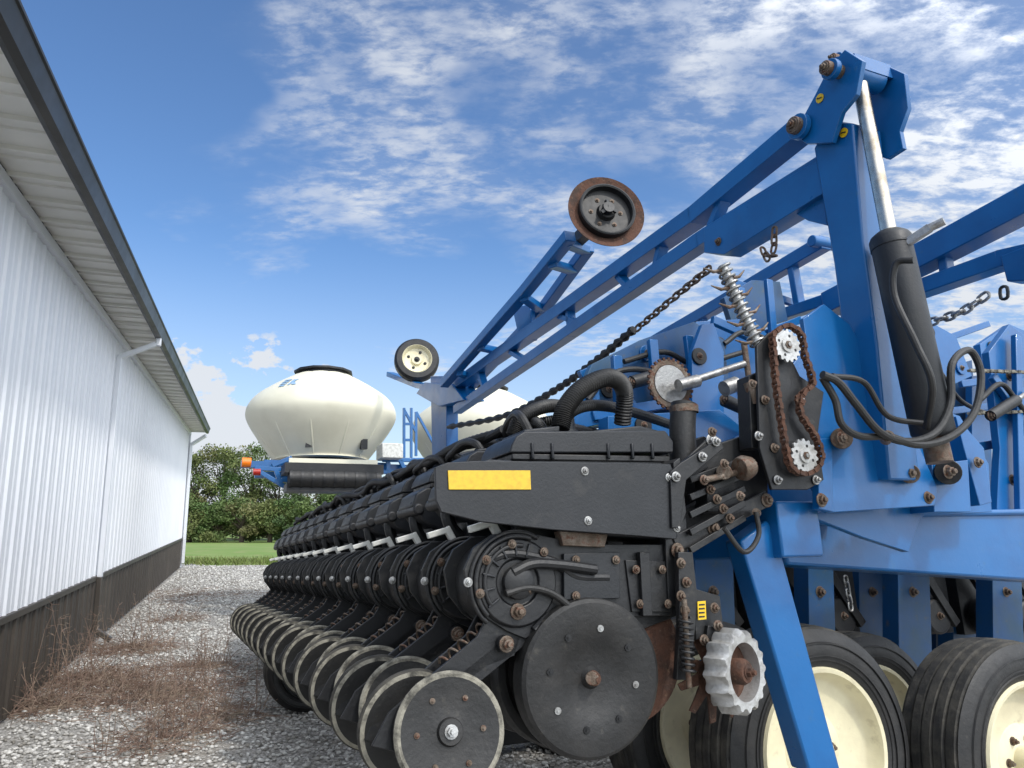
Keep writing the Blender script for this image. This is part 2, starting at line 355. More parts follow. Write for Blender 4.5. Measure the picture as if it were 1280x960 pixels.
for a,y in ((990,1.15),(1055,1.2),(1115,1.4),(1175,1.15),(1235,1.2),(900,1.3),(1290,1.2)):
    m=MB(); c=YP(a,770,y); m.lathe(c,(0,1,0),[(0,0),(.09,0),(.10,.01),(.10,.12),(0,.12)],'black',24); m.box(c+V((-.16,.05,-.1)),c+V((.16,.3,.45)),'black')
    m.bolt(c,NY,.016,.016,'rust2'); m.bolt(c+V((.0,.05,.2)),NY,.014,.012,'rust2'); m.beam(c+V((-.12,0,.3)),c+V((.12,0,-.05)),.03,.05,'black')
    m.build('inner_row_unit',PL,bevel=.004)
m=MB(); c=YP(1062,760,1.1); chain(m,[c+V((0,0,.14)),c+V((.01,0,-.05))],.045,.006,'steel'); m.build('stay_chain',PL)
m=MB(); m.box((.3,1.95,.2),(5.4,2.1,1.2),'black'); m.build('dark_backdrop',PL,bevel=.01)  # added black backdrop box, stands in for the shade behind the main beam
# ---- tyres
def tyre(c,r,w,name='tyre_wheel',rim='cream',ax=V((0,1,0))):
    m=MB(); c=V(c)
    pr=[(r*.64,.012),(r*.68,-.002),(r*.79,-.012),(r*.9,-.004),(r*.965,.014)]
    k=5
    for i in range(k):
        y0=.02+(w-.04)*i/k; y1=.02+(w-.04)*(i+1)/k
        cr_=r*(1-.03*abs((i+.5)/k*2-1)**2)
        pr+=[(cr_*.97,y0),(cr_,y0+.005),(cr_,y1-.008),(cr_*.97,y1-.003)]
    pr+=[(r*.965,w-.014),(r*.9,w+.004),(r*.78,w+.012),(r*.64,w-.012)]
    m.lathe(c,ax,pr[:5],'rubber',72); m.lathe(c,ax,pr[4:-3],'tread',72); m.lathe(c,ax,pr[-4:],'rubber',72)
    for q in (.71,.75,.85): m.lathe(c,ax,[(r*q,-.002-(.012 if q>.72 else .006)),(r*(q+.008),-.014 if q>.72 else -.010),(r*(q+.016),-.006)],'rubber',72)
    o=m.build(name,PL)
    m=MB(); m.lathe(c,ax,[(r*.665,.004),(r*.65,-.008),(r*.62,-.004),(r*.60,.02),(r*.57,.05),(r*.54,.06),(r*.30,.072),(r*.28,.066),(0,.066)],rim,56)
    if rim=='cream':
        for q in range(6):
            t=2*math.pi*q/6; m.bolt(c+V((math.cos(t)*r*.19,.066,math.sin(t)*r*.19)),NY,.012,.016,'rust2')
        m.lathe(c,ax,[(r*.12,.066),(r*.12,.02),(r*.09,.01),(0,.01)],rim,24)
    m.build('rim',o)
tA=YP(1035,942,.36)
tyre(tA,.445,.26); tyre(tA+V((0,.62,0)),.445,.26); tyre(tA+V((-.0,1.5,0)),.445,.26)
tB=YP(1300,955,.24); tyre(tB,.465,.28); tyre(tB+V((0.0,.75,0)),.445,.26); tyre(tB+V((-.38,1.35,0.03)),.445,.26)
g=ground(357,889); lg=loc(g); tyre((lg.x+.12,lg.y-.12,lg.z+.25),.26,.27,rim='black')
# ---- tower, marker arm
TX=1.15
m=MB(); m.prism(XS([(1017,185),(1040,150),(1066,154),(1078,300),(1096,430),(1112,600),(1066,600),(1060,470),(1042,330)],TX),(.15,0,0),'blue')
m.prism(XS([(1078,300),(1082,300),(1117,600),(1098,600)],TX+.14),(.02,0,0),'blue')
m.build('tower',PL,bevel=.01)
m=MB()
head=XS([(1018,120),(1036,84),(1056,62),(1078,76),(1070,118),(1052,140),(1040,178),(1008,180),(992,168)],TX-.04)
m.prism(head,(.022,0,0),'blue')
m.prism([q+V((.2,0,0)) for q in XS([(1022,110),(1036,84),(1052,62),(1082,76),(1086,120),(1076,150),(1080,172),(1060,186),(1040,178),(1030,150)],TX-.04)],(.022,0,0),'blue')
m.prism(XS([(1040,72),(1068,66),(1074,84),(1048,90)],TX-.02),(.19,0,0),'blue')
def pin(px,py,r,x0=-.12,x1=.28,mt='rust2'):
    c=XP(px,py,TX+x0); 
    m.tube([c,c+V((x1-x0,0,0))],r,mt,18); m.bolt(c,NX,r*.55,.012,'rust2'); m.tube([c+V((.025,0,0)),c+V((.05,0,0))],r*1.5,'blue',18); m.tube([c+V((x1-x0-.03,0,0)),c+V((x1-x0-.01,0,0))],r*1.5,'blue',18)
pin(1030,84,.026,-.12,.24); pin(990,156,.034,-.1,.1); pin(1040,72,.018,-.02,.24); pin(1086,178,.024,.14,.25)
m.build('hinge_link',PL,bevel=.004)
def sticker(px,py,pl,n):
    m=MB(); c=XP(px,py,pl) if n=='x' else YP(px,py,pl); ax=NX if n=='x' else NY
    m.lathe(c,ax,[(0,.003),(.018,.003),(.018,0)],'ydec',20)
    a=V((0,1,0)) if n=='x' else V((1,0,0))
    m.beam(c+ax*.004-a*.011-V((0,0,.004)),c+ax*.004+a*.011+V((0,0,.004)),.003,.004,'ink'); m.build('safety_sticker',PL)
sticker(1025,123,TX-.042,'x'); sticker(1055,166,TX-.002,'x'); sticker(1117,567,-.024,'y')
cx=TX+.03
m=MB(); a=XP(1073,96,cx); b=XP(1112,296,cx); c=XP(1168,548,cx)
m.rod(a,b,.027,'chrome',24); m.tube([a+V((-.04,0,0)),a+V((.1,0,0))],.045,'blue',18); o1=m.build('cylinder_rod',PL)
m=MB(); d=(c-b).normalized()
m.tube([b-d*.015,b,b+d*.012,b+d*.045,b+d*.048,c-d*.02,c],lambda i:[.045,.064,.070,.070,.067,.067,.056][i],'blackp',32)
m.beam(b+d*.05+V((0,-.06,.0)),b+d*.04+V((.03,-.13,.02)),.025,.025,'steel'); m.tube([b+d*.04+V((.03,-.12,.02)),b+d*.04+V((.05,-.17,.03))],.014,'steel',10)
m.rod(c-d*.01,c+d*.08,.04,'rust2'); m.build('hydraulic_cylinder',PL)
mx=TX+.06
m=MB()
def xb(pts,w,h,x=mx,mt='blue'):
    P=XS(pts,x)
    for i in range(len(P)-1): m.beam(P[i],P[i+1]+(P[i+1]-P[i]).normalized()*.01,w,h,mt)
xb([(1008,158),(872,270),(562,488)],.10,.085)
xb([(1045,200),(880,300),(572,512)],.08,.075)
m.prism(XS([(880,284),(1012,206),(1040,192),(1044,232),(905,318),(880,316)],mx-.05),(.10,0,0),'blue')
m.prism(XS([(985,262),(1028,238),(1034,282),(1010,276)],mx-.02),(.03,0,0),'blue')
for a,b in (((905,250),(885,300)),((830,300),(822,335)),((712,385),(716,420)),((700,395),(730,405)),((640,440),(660,452)),((600,462),(608,490)),((770,340),(790,362))): m.beam(XP(*a,mx),XP(*b,mx),.06,.035,'blue')
for a,b in ((898,302),): m.bolt(XP(a,b,mx-.052),NX,.014,.012,'rust2')
m.build('marker_arm',PL,bevel=.006)
MA=bpy.data.objects['marker_arm']
m=MB()
xb([(555,480),(655,366),(712,296)],.08,.075,mx-.12); xb([(585,486),(678,388),(735,310)],.08,.07,mx+.12)
for a,b in (((655,372),(678,388)),((708,304),(733,314)),((600,434),(628,440)),((690,330),(716,338)),((574,466),(600,476))): m.beam(XP(*a,mx-.12),XP(*b,mx+.12),.07,.05,'blue')
m.prism(XS([(640,385),(662,380),(666,425),(650,430)],mx+.02),(.04,0,0),'blue')
m.build('folded_marker_arm',PL,bevel=.006)
m=MB(); 
m.prism(XS([(538,470),(558,470),(558,570),(540,570)],mx),(.12,0,0),'blue'); xb([(488,468),(525,482),(560,488)],.1,.06,mx)
m.prism(XS([(530,478),(565,480),(580,500),(548,508),(520,492)],mx-.06),(.2,0,0),'blue')
m.build('marker_stand',PL,bevel=.006)
ax=V((.22,1,-.1)).normalized()
m=MB(); c=XP(757,266,mx)
m.lathe(c,ax,[(0,.012),(.15,.012),(.243,-.02),(.243,-.015),(.15,.02),(0,.02)],'rust',56)
m.lathe(c,ax,[(.178,.008),(.178,-.045),(.170,-.05),(.160,-.045),(.155,-.005),(.06,-.002),(.05,-.03),(.0,-.03)],'ink',48); m.lathe(c,ax,[(.035,-.03),(.035,-.07),(0,-.07)],'blackp',20)
aa=ax.cross(V((0,0,1))).normalized(); bb=ax.cross(aa)
for q in range(6):
    t=q*math.pi/3; m.bolt(c+(aa*math.cos(t)+bb*math.sin(t))*.095-ax*.004,-ax,.010,.008,'rust2')
for q in range(3):
    t=q*2.1+.4; m.beam(c-ax*.06,c-ax*.05+(aa*math.cos(t)+bb*math.sin(t))*.055,.02,.02,'black')
m.beam(c+ax*.02,XP(722,300,mx),.07,.07,'black'); m.build('marker_disc',MA)
m=MB(); c=XP(521,450,mx)
m.lathe(c,ax,[(.145,.0),(.165,-.05),(.22,-.05),(.245,-.02),(.245,.06),(.2,.09),(.12,.08)],'rubber',48)
m.lathe(c,ax,[(.168,-.045),(.16,-.055),(.15,-.03),(.135,.0),(.06,.01),(.055,-.02),(0,-.02)],'cream',40)
m.bolt(c-ax*.02,-ax,.022,.02,'black')
for q in range(4):
    t=q*math.pi/2+.4; m.bolt(c+(aa*math.cos(t)+bb*math.sin(t))*.098+ax*.004,-ax,.012,.008,'black')
m.build('marker_wheel',MA)
m=MB(); chain(m,[XP(884,338,TX),XP(845,370,TX),XP(790,416,TX)],.055,.0065,'rust2'); m.build('lift_chain',PL)
m=MB(); chain(m,[XP(968,290,TX-.02),XP(966,318,TX-.02),XP(957,320,TX-.02),XP(950,300,TX-.02)],.045,.005,'rust2'); m.build('lift_chain',PL)
m=MB(); P=cr([XP(792,412,TX),XP(740,455,TX),XP(690,490,TX),XP(630,520,TX),XP(560,534,TX)],30)
m.tube(P,lambda i:.022+.006*math.sin(i*1.3),'rubber',8); m.build('chain_sleeve',PL)
m=MB(); bx2=2.3
xb([(1032,303),(870,398),(740,472)],.08,.085,bx2); xb([(1045,372),(900,420),(760,468)],.07,.07,bx2); xb([(1300,246),(1150,325),(1040,380)],.13,.13,bx2); xb([(1300,315),(1255,325),(1150,362),(1060,395)],.1,.08,bx2)
m.prism(XS([(1250,320),(1300,300),(1300,350),(1258,352)],bx2-.07),(.1,0,0),'blue')
m.tube([XP(1030,304,bx2)+V((-.1,0,0)),XP(1030,304,bx2)+V((.1,0,0))],.035,'blue',16)
for a,b in (((935,360),(950,400)),((1180,310),(1185,350)),((990,328),(1000,385)),((880,392),(874,425))): m.beam(XP(*a,bx2),XP(*b,bx2),.06,.045,'blue')
m.build('far_marker_arm',PL,bevel=.006)
m=MB(); chain(m,[XP(1166,402,TX+.9),XP(1205,388,TX+.9),XP(1248,358,TX+.9)],.055,.0065,'steel'); m.build('lift_chain',PL)
m=MB(); chain(m,[XP(1255,366,TX+.9),XP(1256,380,TX+.9)],.055,.007,'black'); m.build('chain_hook',PL)
m=MB()
m.prism(YS([(1004,398),(1030,380),(1062,405),(1098,470),(1150,560),(1172,610),(1168,632),(1036,641),(1012,600),(1018,500)],-.02),(0,.02,0),'blue')
m.prism(YS([(1022,548),(1040,548),(1042,640),(1024,636)],-.05),(0,.03,0),'blue')
m.prism(YS([(1036,636),(1168,628),(1150,650),(1136,690),(1080,672),(1012,645)],.12),(0,.03,0),'blue')
for a,b in ((1027,625),(1160,622)): m.bolt(YP(a,b,-.055 if a<1100 else -.02),NY,.016,.014,'rust2')
m.bolt(YP(1137,592,-.06),NY,.018,.014,'rust2'); m.tube([YP(1137,592,-.055),YP(1137,592,.1)],.034,'rust2',18)
m.tube([YP(1052,548,-.09),YP(1052,548,.1)],.035,'rust2',20); m.bolt(YP(1052,548,-.09),NY,.016,.012,'rust2')
m.build('tower_bracket',PL,bevel=.006)
m=MB()
m.prism(YS([(1140,500),(1200,520),(1236,580),(1240,640),(1150,645)],.22),(0,.06,0),'blue')
m.prism(YS([(1195,520),(1230,560),(1240,628),(1225,632),(1205,560)],.1),(0,.14,0),'blue')
m.prism(YS([(1165,580),(1210,575),(1214,640),(1168,640)],.02),(0,.22,0),'blue')
m.tube([YP(1185,590,-.06),YP(1185,590,.1)],.045,'black',20); m.bolt(YP(1185,590,-.07),NY,.018,.02,'rust2'); m.bolt(YP(1222,578,.08),NY,.016,.014,'rust2')
m.build('cylinder_clevis',PL,bevel=.006)
m=MB(); m.prism(YS([(1236,440),(1262,405),(1282,420),(1300,500),(1300,640),(1246,640),(1250,560)],.5),(0,.04,0),'blue'); m.bolt(YP(1262,470,.5),NY,.02,.02,'rust2'); m.bolt(YP(1266,600,.5),NY,.02,.02,'rust2'); m.build('frame_gusset',PL,bevel=.006)
for i,(pts,y,t,kn) in enumerate((([(720,500),(740,455),(800,425),(868,402),(905,425),(912,480),(880,520),(730,536)],.9,.04,2),([(870,402),(940,398),(1010,470),(1010,560),(880,540)],1.1,.05,2),([(760,520),(900,512),(960,560),(960,600),(760,560)],.7,.08,2),
    ([(1140,470),(1215,450),(1225,560),(1140,560)],1.6,.05,3),([(1225,430),(1262,405),(1285,415),(1300,480),(1230,470)],1.2,.05,2),([(980,470),(1010,430),(1060,460),(1060,620),(985,620)],.5,.06,2),([(1130,600),(1300,590),(1300,650),(1130,650)],.75,.1,2),
    ([(865,440),(878,405),(892,404),(905,440),(905,520),(865,520)],.75,.03,1),([(700,505),(720,478),(748,470),(752,530),(704,540)],.8,.03,1),([(905,372),(940,350),(975,352),(985,400),(920,420)],1.3,.04,1),([(1150,395),(1195,420),(1215,470),(1150,500)],.95,.03,2),
    ([(1215,470),(1300,462),(1300,560),(1215,560)],1.5,.05,3),([(1090,560),(1240,560),(1240,650),(1090,650)],.95,.05,1))):
    m=MB(); m.prism(YS(pts,y),(0,t,0),'blue' if i%3 else 'blue2')
    cxp=sum(p[0] for p in pts)/len(pts); cyp=sum(p[1] for p in pts)/len(pts)
    for k in range(kn):
        a,b=pts[(k*2)%len(pts)]; a=a*.6+cxp*.4; b=b*.6+cyp*.4; q=YP(a,b,y)
        m.tube([q+V((0,-.012,0)),q],.04,('ink','blue','black')[k%3],18); m.bolt(q+V((0,-.012,0)),NY,.012,.010,'rust2')
    m.build('frame_plate',PL,bevel=.005)
for a,b,y in (((760,540),(790,500),.86),((800,520),(880,470),.85),((950,470),(1000,520),1.0),((1200,480),(1290,470),1.1),((905,350),(1040,395),1.4),((740,520),(860,500),.8),((860,420),(870,500),.84),((890,400),(980,440),.95),
    ((725,470),(845,420),1.0),((770,445),(775,520),.82),((815,425),(822,500),.84),((900,440),(1000,400),1.2),((925,360),(930,470),1.15),((960,350),(968,440),1.15),((1135,440),(1235,405),1.4),((1140,520),(1300,500),1.3),((1160,400),(1170,560),1.2),((1240,470),(1290,540),.48),((1215,560),(1300,545),.6),((1270,420),(1275,640),.46)):
    m=MB(); m.beam(YP(*a,y),YP(*b,y),.03,.045,'blue'); m.build('frame_brace',PL,bevel=.004)
for pts,y in (([(735,500),(760,470),(800,462),(850,480),(880,520)],.78),([(905,430),(930,415),(965,430),(990,470)],.9),([(1225,500),(1250,480),(1270,500),(1300,540)],.44),([(1135,450),(1170,460),(1200,500),(1240,520)],.85),([(780,452),(830,440),(870,455),(930,440)],.86)):
    m=MB(); hose(m,YS(pts,y),.013,'rubber',False); m.build('hydraulic_hose',PL)
for a,b,y in (((905,500),(950,520),.6),((1238,520),(1270,500),.42),((790,478),(826,468),.7)):
    m=MB(); p,q=YP(*a,y),YP(*b,y); m.rod(p,q,.028,'black',18); m.rod(q,q+(q-p)*.6,.012,'steel'); m.bolt(p,NY,.016,.014,'rust2'); m.build('small_cylinder',PL)
# ---- drive
m=MB()
m.prism(YS([(946,432),(962,415),(978,425),(1000,470),(1030,490),(1022,545),(1030,600),(1010,612),(965,612),(950,560)],-.06),(0,.012,0),'black')
m.prism(YS([(936,470),(960,460),(960,560),(940,560)],-.03),(0,.06,0),'black')
m.prism(YS([(880,560),(945,540),(960,575),(960,610),(940,640),(885,640)],.04),(0,.06,0),'black')
for a,b in ((956,500),(948,545),(968,560),(972,600),(1020,600),(940,580),(905,580),(880,600),(925,620),(890,540),(940,480)): m.bolt(YP(a,b,-.065),NY,.011,.012,'rust2' if a%3 else 'steel')
m.rod(YP(905,590,-.05),YP(905,590,.2),.024,'rust2'); m.rod(YP(880,600,-.04),YP(945,585,-.04),.010,'rust2'); m.lathe(YP(930,585,-.06),(1,0,.2),[(0,-.02),(.035,-.02),(.04,0),(.03,.03),(0,.03)],'rust2',20)
m.prism(YS([(850,640),(905,610),(960,600),(960,625),(905,660),(858,690)],.1),(0,.04,0),'black')
m.prism(YS([(845,560),(880,545),(905,560),(905,620),(850,640)],.2),(0,.04,0),'black')
m.build('drive_plate',PL,bevel=.003)
sprocket(YP(983,432,-.09),V((0,1,0)),.058,.008,16,'alu'); sprocket(YP(1005,570,-.09),V((0,1,0)),.056,.008,15,'alu'); sprocket(YP(1000,500,-.085),V((0,1,0)),.022,.008,9,'rust')
m=MB(); rollerchain(m,YS([(965,418),(983,407),(1001,418),(1006,445),(1016,478),(1003,492),(1000,515),(1020,548),(1026,575),(1010,592),(990,586),(982,560),(970,480)],-.09),.02,'rust'); m.build('drive_chain',PL)
for a,b,y in (((1212,463),(1300,466),.45),((1212,517),(1300,514),.45)):
    m=MB(); rollerchain(m,[YP(*a,y),YP(*b,y)],.02,'dust',False,.02); m.build('drive_chain',PL)
m=MB(); a0=YP(903,332,-.0); a1=YP(948,432,-.04); d=(a1-a0).normalized()
m.rod(a0,a1,.016,'steel'); P=[]
s_=d.cross(V((0,1,0))).normalized(); u_=d.cross(s_)
for k in range(200):
    t=k/199; w=t*2*math.pi*14; P.append(a0.lerp(a1,t)+(s_*math.cos(w)+u_*math.sin(w))*.024)
m.tube(P,.0045,'steel',6)
for k in range(9):
    p=a0.lerp(a1,(k+.5)/9); sd=s_*(1 if k%2 else -1); m.tube([p,p+sd*.05+d*.0,p+sd*.085-d*.02],lambda i:[.006,.006,.002][i],'rust2',6)
m.rod(YP(938,478,-.02),YP(945,505,-.02),.024,'rust2'); m.build('shaft_spring',PL)
m=MB(); c=YP(838,480,.35)
m.lathe(c,(0,1,0),[(0,0),(.072,0),(.075,-.003),(.094,-.003),(.094,.008),(0,.01)],'rust2',40); m.lathe(c,(0,1,0),[(0,-.005),(.072,-.005),(.072,0)],'steel',40)
for k in range(28):
    t=2*math.pi*k/28; d=V((math.cos(t),0,math.sin(t))); m.beam(c+d*.09,c+d*.102,.01,.008,'rust',up=(0,1,0))
m.rod(YP(848,482,.3),YP(930,455,.3),.014,'steel'); m.rod(YP(848,482,.3),YP(872,476,.3),.024,'steel'); m.rod(YP(930,430,.3),YP(940,500,.3),.012,'rust2'); 
m.rod(YP(905,486,.3),YP(920,480,.3),.03,'steel'); m.build('drive_wheel',PL)
m=MB(); hose(m,YS([(855,505),(853,540),(856,600)],.1),.043,'rubber',False,16); m.lathe(YP(855,512,.1),(0,0,1),[(.047,-.012),(.047,.012),(.043,.012)],'rust2',20); m.build('air_hose',PL)
m=MB(); hose(m,[YP(700,535,.1),YP(708,508,.1),YP(730,484,.12),YP(762,472,.15),(YP(780,488,.2)),YP(778,530,.25)],.031,'rubber'); m.build('air_hose',PL)
m=MB(); hose(m,[YP(640,545,.25),YP(652,522,.25),YP(682,508,.3),YP(706,512,.4),YP(712,540,.5)],.024,'rubber'); m.build('air_hose',PL)
for pts,r,y in (([(1028,468),(1048,478),(1070,505),(1100,540),(1135,552),(1170,540),(1188,505),(1190,455),(1212,438),(1226,468),(1218,515),(1190,545),(1150,556),(1110,545)],.012,-.3),([(1028,472),(1044,500),(1052,530),(1075,545),(1110,545)],.011,-.28),([(905,660),(930,690),(948,670),(945,640)],.008,-.05),([(1040,470),(1080,478),(1110,520),(1160,530)],.009,-.26)):
    m=MB(); hose(m,YS(pts,y),r,'rubber',False); 
    q=YP(*pts[-1],y); m.rod(q,q+V((.05,0.05,0)),r*1.5,'rust2'); m.build('hydraulic_hose',PL)
m=MB(); hose(m,[XP(1142,325,cx-.15),XP(1120,330,cx-.17),XP(1118,370,cx-.18),XP(1145,430,cx-.18),XP(1165,480,cx-.16),XP(1158,535,cx-.1)],.011,'rubber',False); m.build('hydraulic_hose',PL)
# ---- bulk tanks
def tank(px,py,rpx,y,decal=True):
    c=YP(px,py,y)
    t=(O+ex*c.x+ey*c.y+ez*c.z-CAM).dot(V((0,cp,sp))); s=t/F; r=rpx*s
    prof=[(0,52),(32,51),(40,48),(54,40),(68,31),(80,22),(88,12),(91,2),(89.5,-7),(83,-19),(74,-32),(65,-44),(57,-54),(53,-57),(0,-58)]
    k=rpx/91; pr=[(a*s*k,b*s*k) for a,b in prof]
    pp=[(q.x,q.y) for q in cr([V((a,b,0)) for a,b in pr],5)]
    def surf(t,zf,off=.006):
        z=zf*s*k
        for i in range(len(pp)-1):
            if pp[i][1]>=z>=pp[i+1][1]:
                f_=(pp[i][1]-z)/max(pp[i][1]-pp[i+1][1],1e-6); rr=pp[i][0]*(1-f_)+pp[i+1][0]*f_
                return c+V((math.cos(t)*(rr+off),math.sin(t)*(rr+off),z+.004))
        return c
    m=MB(); m.lathe(c,(0,0,1),pp,'tank',64)
    for q in range(12):
        t=q*math.pi/6+.2; m.tube([surf(t,z,-.010) for z in (-12,-20,-28,-38,-48,-55)],lambda i:[.004,.014,.018,.018,.018,.010][i],'tank',8)
    o=m.build('bulk_tank',PL,smooth=50)
    m=MB(); m.lathe(c+V((0,0,50*s*k)),(0,0,1),[(r*.42,-.04),(r*.42,.0),(r*.35,.0),(r*.35,.045),(r*.40,.05),(r*.40,.075),(r*.1,.09),(0,.09)],'black',12); m.build('tank_lid',o)
    if decal:
        m=MB()
        base=math.atan2(-(c.y+1.86),-(c.x+1.05)) 
        def strip(t0,t1,z0,z1,sl=0,n=6):
            for i in range(n):
                a,b=t0+(t1-t0)*i/n,t0+(t1-t0)*(i+1)/n
                m.add([surf(base+a,z0),surf(base+b,z0),surf(base+b+sl,z1),surf(base+a+sl,z1)],[[0,1,2,3]],'decalblue')
        for q in range(4): strip(-.74+q*.02,-.58,34-q*3.4,32-q*3.4,0)
        strip(-.54,-.50,33,23,.0,2); strip(-.48,-.43,33,28,-.05,2); strip(-.52,-.45,28,23,.05,2)
        m.build('tank_logo',o)
    for dx in (-24,40):
        m=MB(); q=c+V((dx*s,-r*.60,-46*s*k)); m.box(q-V((.04,.05,.02)),q+V((.04,.02,.1)),'black'); m.build('tank_lug',o)
    return c,s
c1,s1=tank(403,521,91,7.7); c2,s2=tank(602,540,88,7.7,False)
m=MB()
for c,s in ((c1,s1),(c2,s2)):
    zb=c.z-56*s
    m.lathe(c+V((0,0,-59*s)),(0,0,1),[(.5,.02),(.52,-.02),(.5,-.06)],'black',32)
    for sx in (-.6,.6):
        for sy in (-.5,.5): m.beam(c+V((sx,sy,-59*s)),c+V((sx,sy,-56*s-1.35)),.08,.08,'blue')
    m.box((c.x-.75,c.y-.6,zb-.16),(c.x+.75,c.y-.5,zb-.08),'blue'); m.box((c.x-.75,c.y+.5,zb-.16),(c.x+.75,c.y+.6,zb-.08),'blue')
m.box((c1.x-1.0,c1.y-.62,c1.z-56*s1-.18),(c2.x+.8,c1.y-.55,c1.z-56*s1-.10),'blue')
m.box((c1.x-.2,c1.y-.4,c1.z-54*s1-1.1),(c2.x+.2,c1.y+.4,c1.z-54*s1-.9),'blue')
y=7.0
for a,b in (((318,585),(372,588)),((345,588),(352,608)),((325,590),(362,612)),((470,590),(530,590)),((340,582),(365,572)),((485,560),(485,600)),((478,575),(545,575)),((352,600),(372,600)),((460,600),(530,606)),((500,575),(515,606))):
    m.beam(YP(*a,y),YP(*b,y),.04,.05,'blue')
m.build('tank_frame',PL,bevel=.005)
m=MB()
for a,b in (((505,510),(505,572)),((514,510),(514,572)),((505,512),(520,540)),((520,515),(545,560)),((505,530),(514,530)),((505,550),(514,550)),((520,515),(520,570))): m.beam(YP(*a,y),YP(*b,y),.03,.03,'blue')
m.build('handrail',PL)
m=MB(); q=YP(418,599,6.6); m.tube([q+V((-.5,0,0)),q+V((.52,0,0))],.10,'rubber',24); m.box(q+V((-.55,-.06,.06)),q+V((.55,.3,.17)),'black'); m.box(q+V((-.52,-.02,-.14)),q+V((.54,.25,-.05)),'black')
for k in range(9): m.tube([q+V((-.5+k*.12,0,0)),q+V((-.47+k*.12,0,0))],.106,'black',24)
m.build('conveyor_roller',PL)
m=MB(); q=YP(418,577,6.65); m.box(q+V((-.5,0,-.02)),q+V((.5,.04,.03)),'tank'); m.build('sight_strip',PL)
m=MB(); q=YP(490,562,6.8); m.box(q+V((-.12,0,-.1)),q+V((.14,.3,.08)),'white'); m.build('control_box',PL,bevel=.01)
m=MB(); q=YP(308,578,7.0); m.tube([q+V((-.05,0,0)),q+V((.05,0,0))],.055,'amber',16); m.build('amber_lamp',PL,bevel=.004)
m=MB(); q=YP(322,590,7.0); m.tube([q+V((-.05,0,0)),q+V((.03,0,0))],.04,'red',16); m.build('red_lamp',PL)
# ================= BUILDING
b_=V((-.334,.943,0)).normalized(); n_=V((b_.y,-b_.x,0)); W0=n_*(-1.30)
BD=empty('metal_shed','white ribbed steel shed with dark brown wainscot and wide soffit','shed',(0,0,0))
BD.matrix_world=Matrix(((b_.x,n_.x,0,W0.x),(b_.y,n_.y,0,W0.y),(0,0,1,0),(0,0,0,1)))
S0,S1=-3.0,18.0; ZT=3.0; ZW=.63
def wallp(px,py):
    d=ray(px,py); t=(-1.30)/d.dot(n_); w=CAM+d*t; return (w-W0).dot(b_),w.z
def ribwall(z0,z1,mt,name,off=0):
    m=MB(); P=[]; s=S0; pitch=.2286
    while s<S1:
        for a,h in ((0,0),(.085,0),(.095,.005),(.105,0),(.175,0),(.188,.014),(.206,.014),(.219,0)): P.append((s+a,h+off))
        s+=pitch
    P.append((s,off)); n=len(P)
    vs=[(a,h,z0) for a,h in P]+[(a,h,z1) for a,h in P]
    m.add(vs,[[i,i+1,i+1+n,i+n] for i in range(n-1)],mt); return m.build(name,BD,smooth=15),s
_,SE=ribwall(ZW,ZT,'wallw','wall'); ribwall(.02,ZW-.02,'brown','wainscot',.004)
m=MB(); m.box((S0,-.01,ZW-.03),(SE,.028,ZW+.012),'brown'); m.build('wainscot_trim',BD,bevel=.003)
m=MB(); m.box((SE-.09,-.1,.02),(SE+.03,.034,ZT),'wallw'); m.build('corner_trim',BD)
m=MB(); m.box((S0,-9,.0),(SE-.01,-.012,ZT-.01),'wallw'); m.build('end_wall',BD)
OV=.36
m=MB(); P=[]; s=S0-.2
while s<SE-.2:
    P+=[(s,0),(s+.10,0),(s+.104,.012),(s+.116,.012),(s+.12,0),(s+.3,0),(s+.303,.022),(s+.322,.022),(s+.325,0)]; s+=.325
n=len(P); m.add([(a,.03,ZT-.02-h) for a,h in P]+[(a,OV,ZT-.02-h) for a,h in P],[[i,i+1,i+1+n,i+n] for i in range(n-1)],'soffit'); SF=s
m.build('soffit',BD,smooth=15)
m=MB(); m.box((S0,-.0,ZT-.10),(SE,.04,ZT-.04),'wallw'); m.build('wall_top_trim',BD)
m=MB(); y0=OV-.01
m.prism([(S0-.2,y0,ZT-.06),(S0-.2,y0+.02,ZT-.07),(S0-.2,y0+.055,ZT-.06),(S0-.2,y0+.065,ZT-.01),(S0-.2,y0+.075,ZT+.03),(S0-.2,y0+.085,ZT+.035),(S0-.2,y0+.085,ZT+.05),(S0-.2,y0,ZT+.05)],(SF-S0+.2,0,0),'gutter')
m.prism([(S0-.2,y0-.012,ZT-.05),(S0-.2,y0-.003,ZT-.05),(S0-.2,y0-.003,ZT+.05),(S0-.2,y0-.012,ZT+.05)],(SF-S0+.2,0,0),'gutter')
m.build('gutter',BD)
m=MB(); m.prism([(S0-.2,OV+.02,ZT+.06),(S0-.2,-4.5,ZT+1.4),(S0-.2,-9.4,ZT+.02),(S0-.2,-4.5,ZT+1.36),(S0-.2,OV+.02,ZT+.053)],(SF-S0+.2,0,0),'roof')
m.build('roof',BD)
m=MB(); m.prism([(SE-.02,0,ZT),(SE-.02,-4.5,ZT+1.3),(SE-.02,-9,ZT)],(.01,0,0),'wallw'); m.build('gable',BD)
sd,_z=wallp(129,600); m=MB()
m.beam((sd,.045,ZW+.0),(sd,.045,ZT-.26),.06,.045,'wallw',up=(0,1,0)); m.beam((sd,.04,ZT-.28),(sd,OV-.0,ZT-.12),.06,.045,'wallw'); m.beam((sd,OV+.02,ZT-.14),(sd,OV+.02,ZT-.05),.06,.045,'wallw',up=(0,1,0))
m.beam((sd,.045,.14),(sd,.045,ZW),.06,.045,'brown',up=(0,1,0)); m.beam((sd,.045,.16),(sd,.18,.06),.06,.045,'brown')
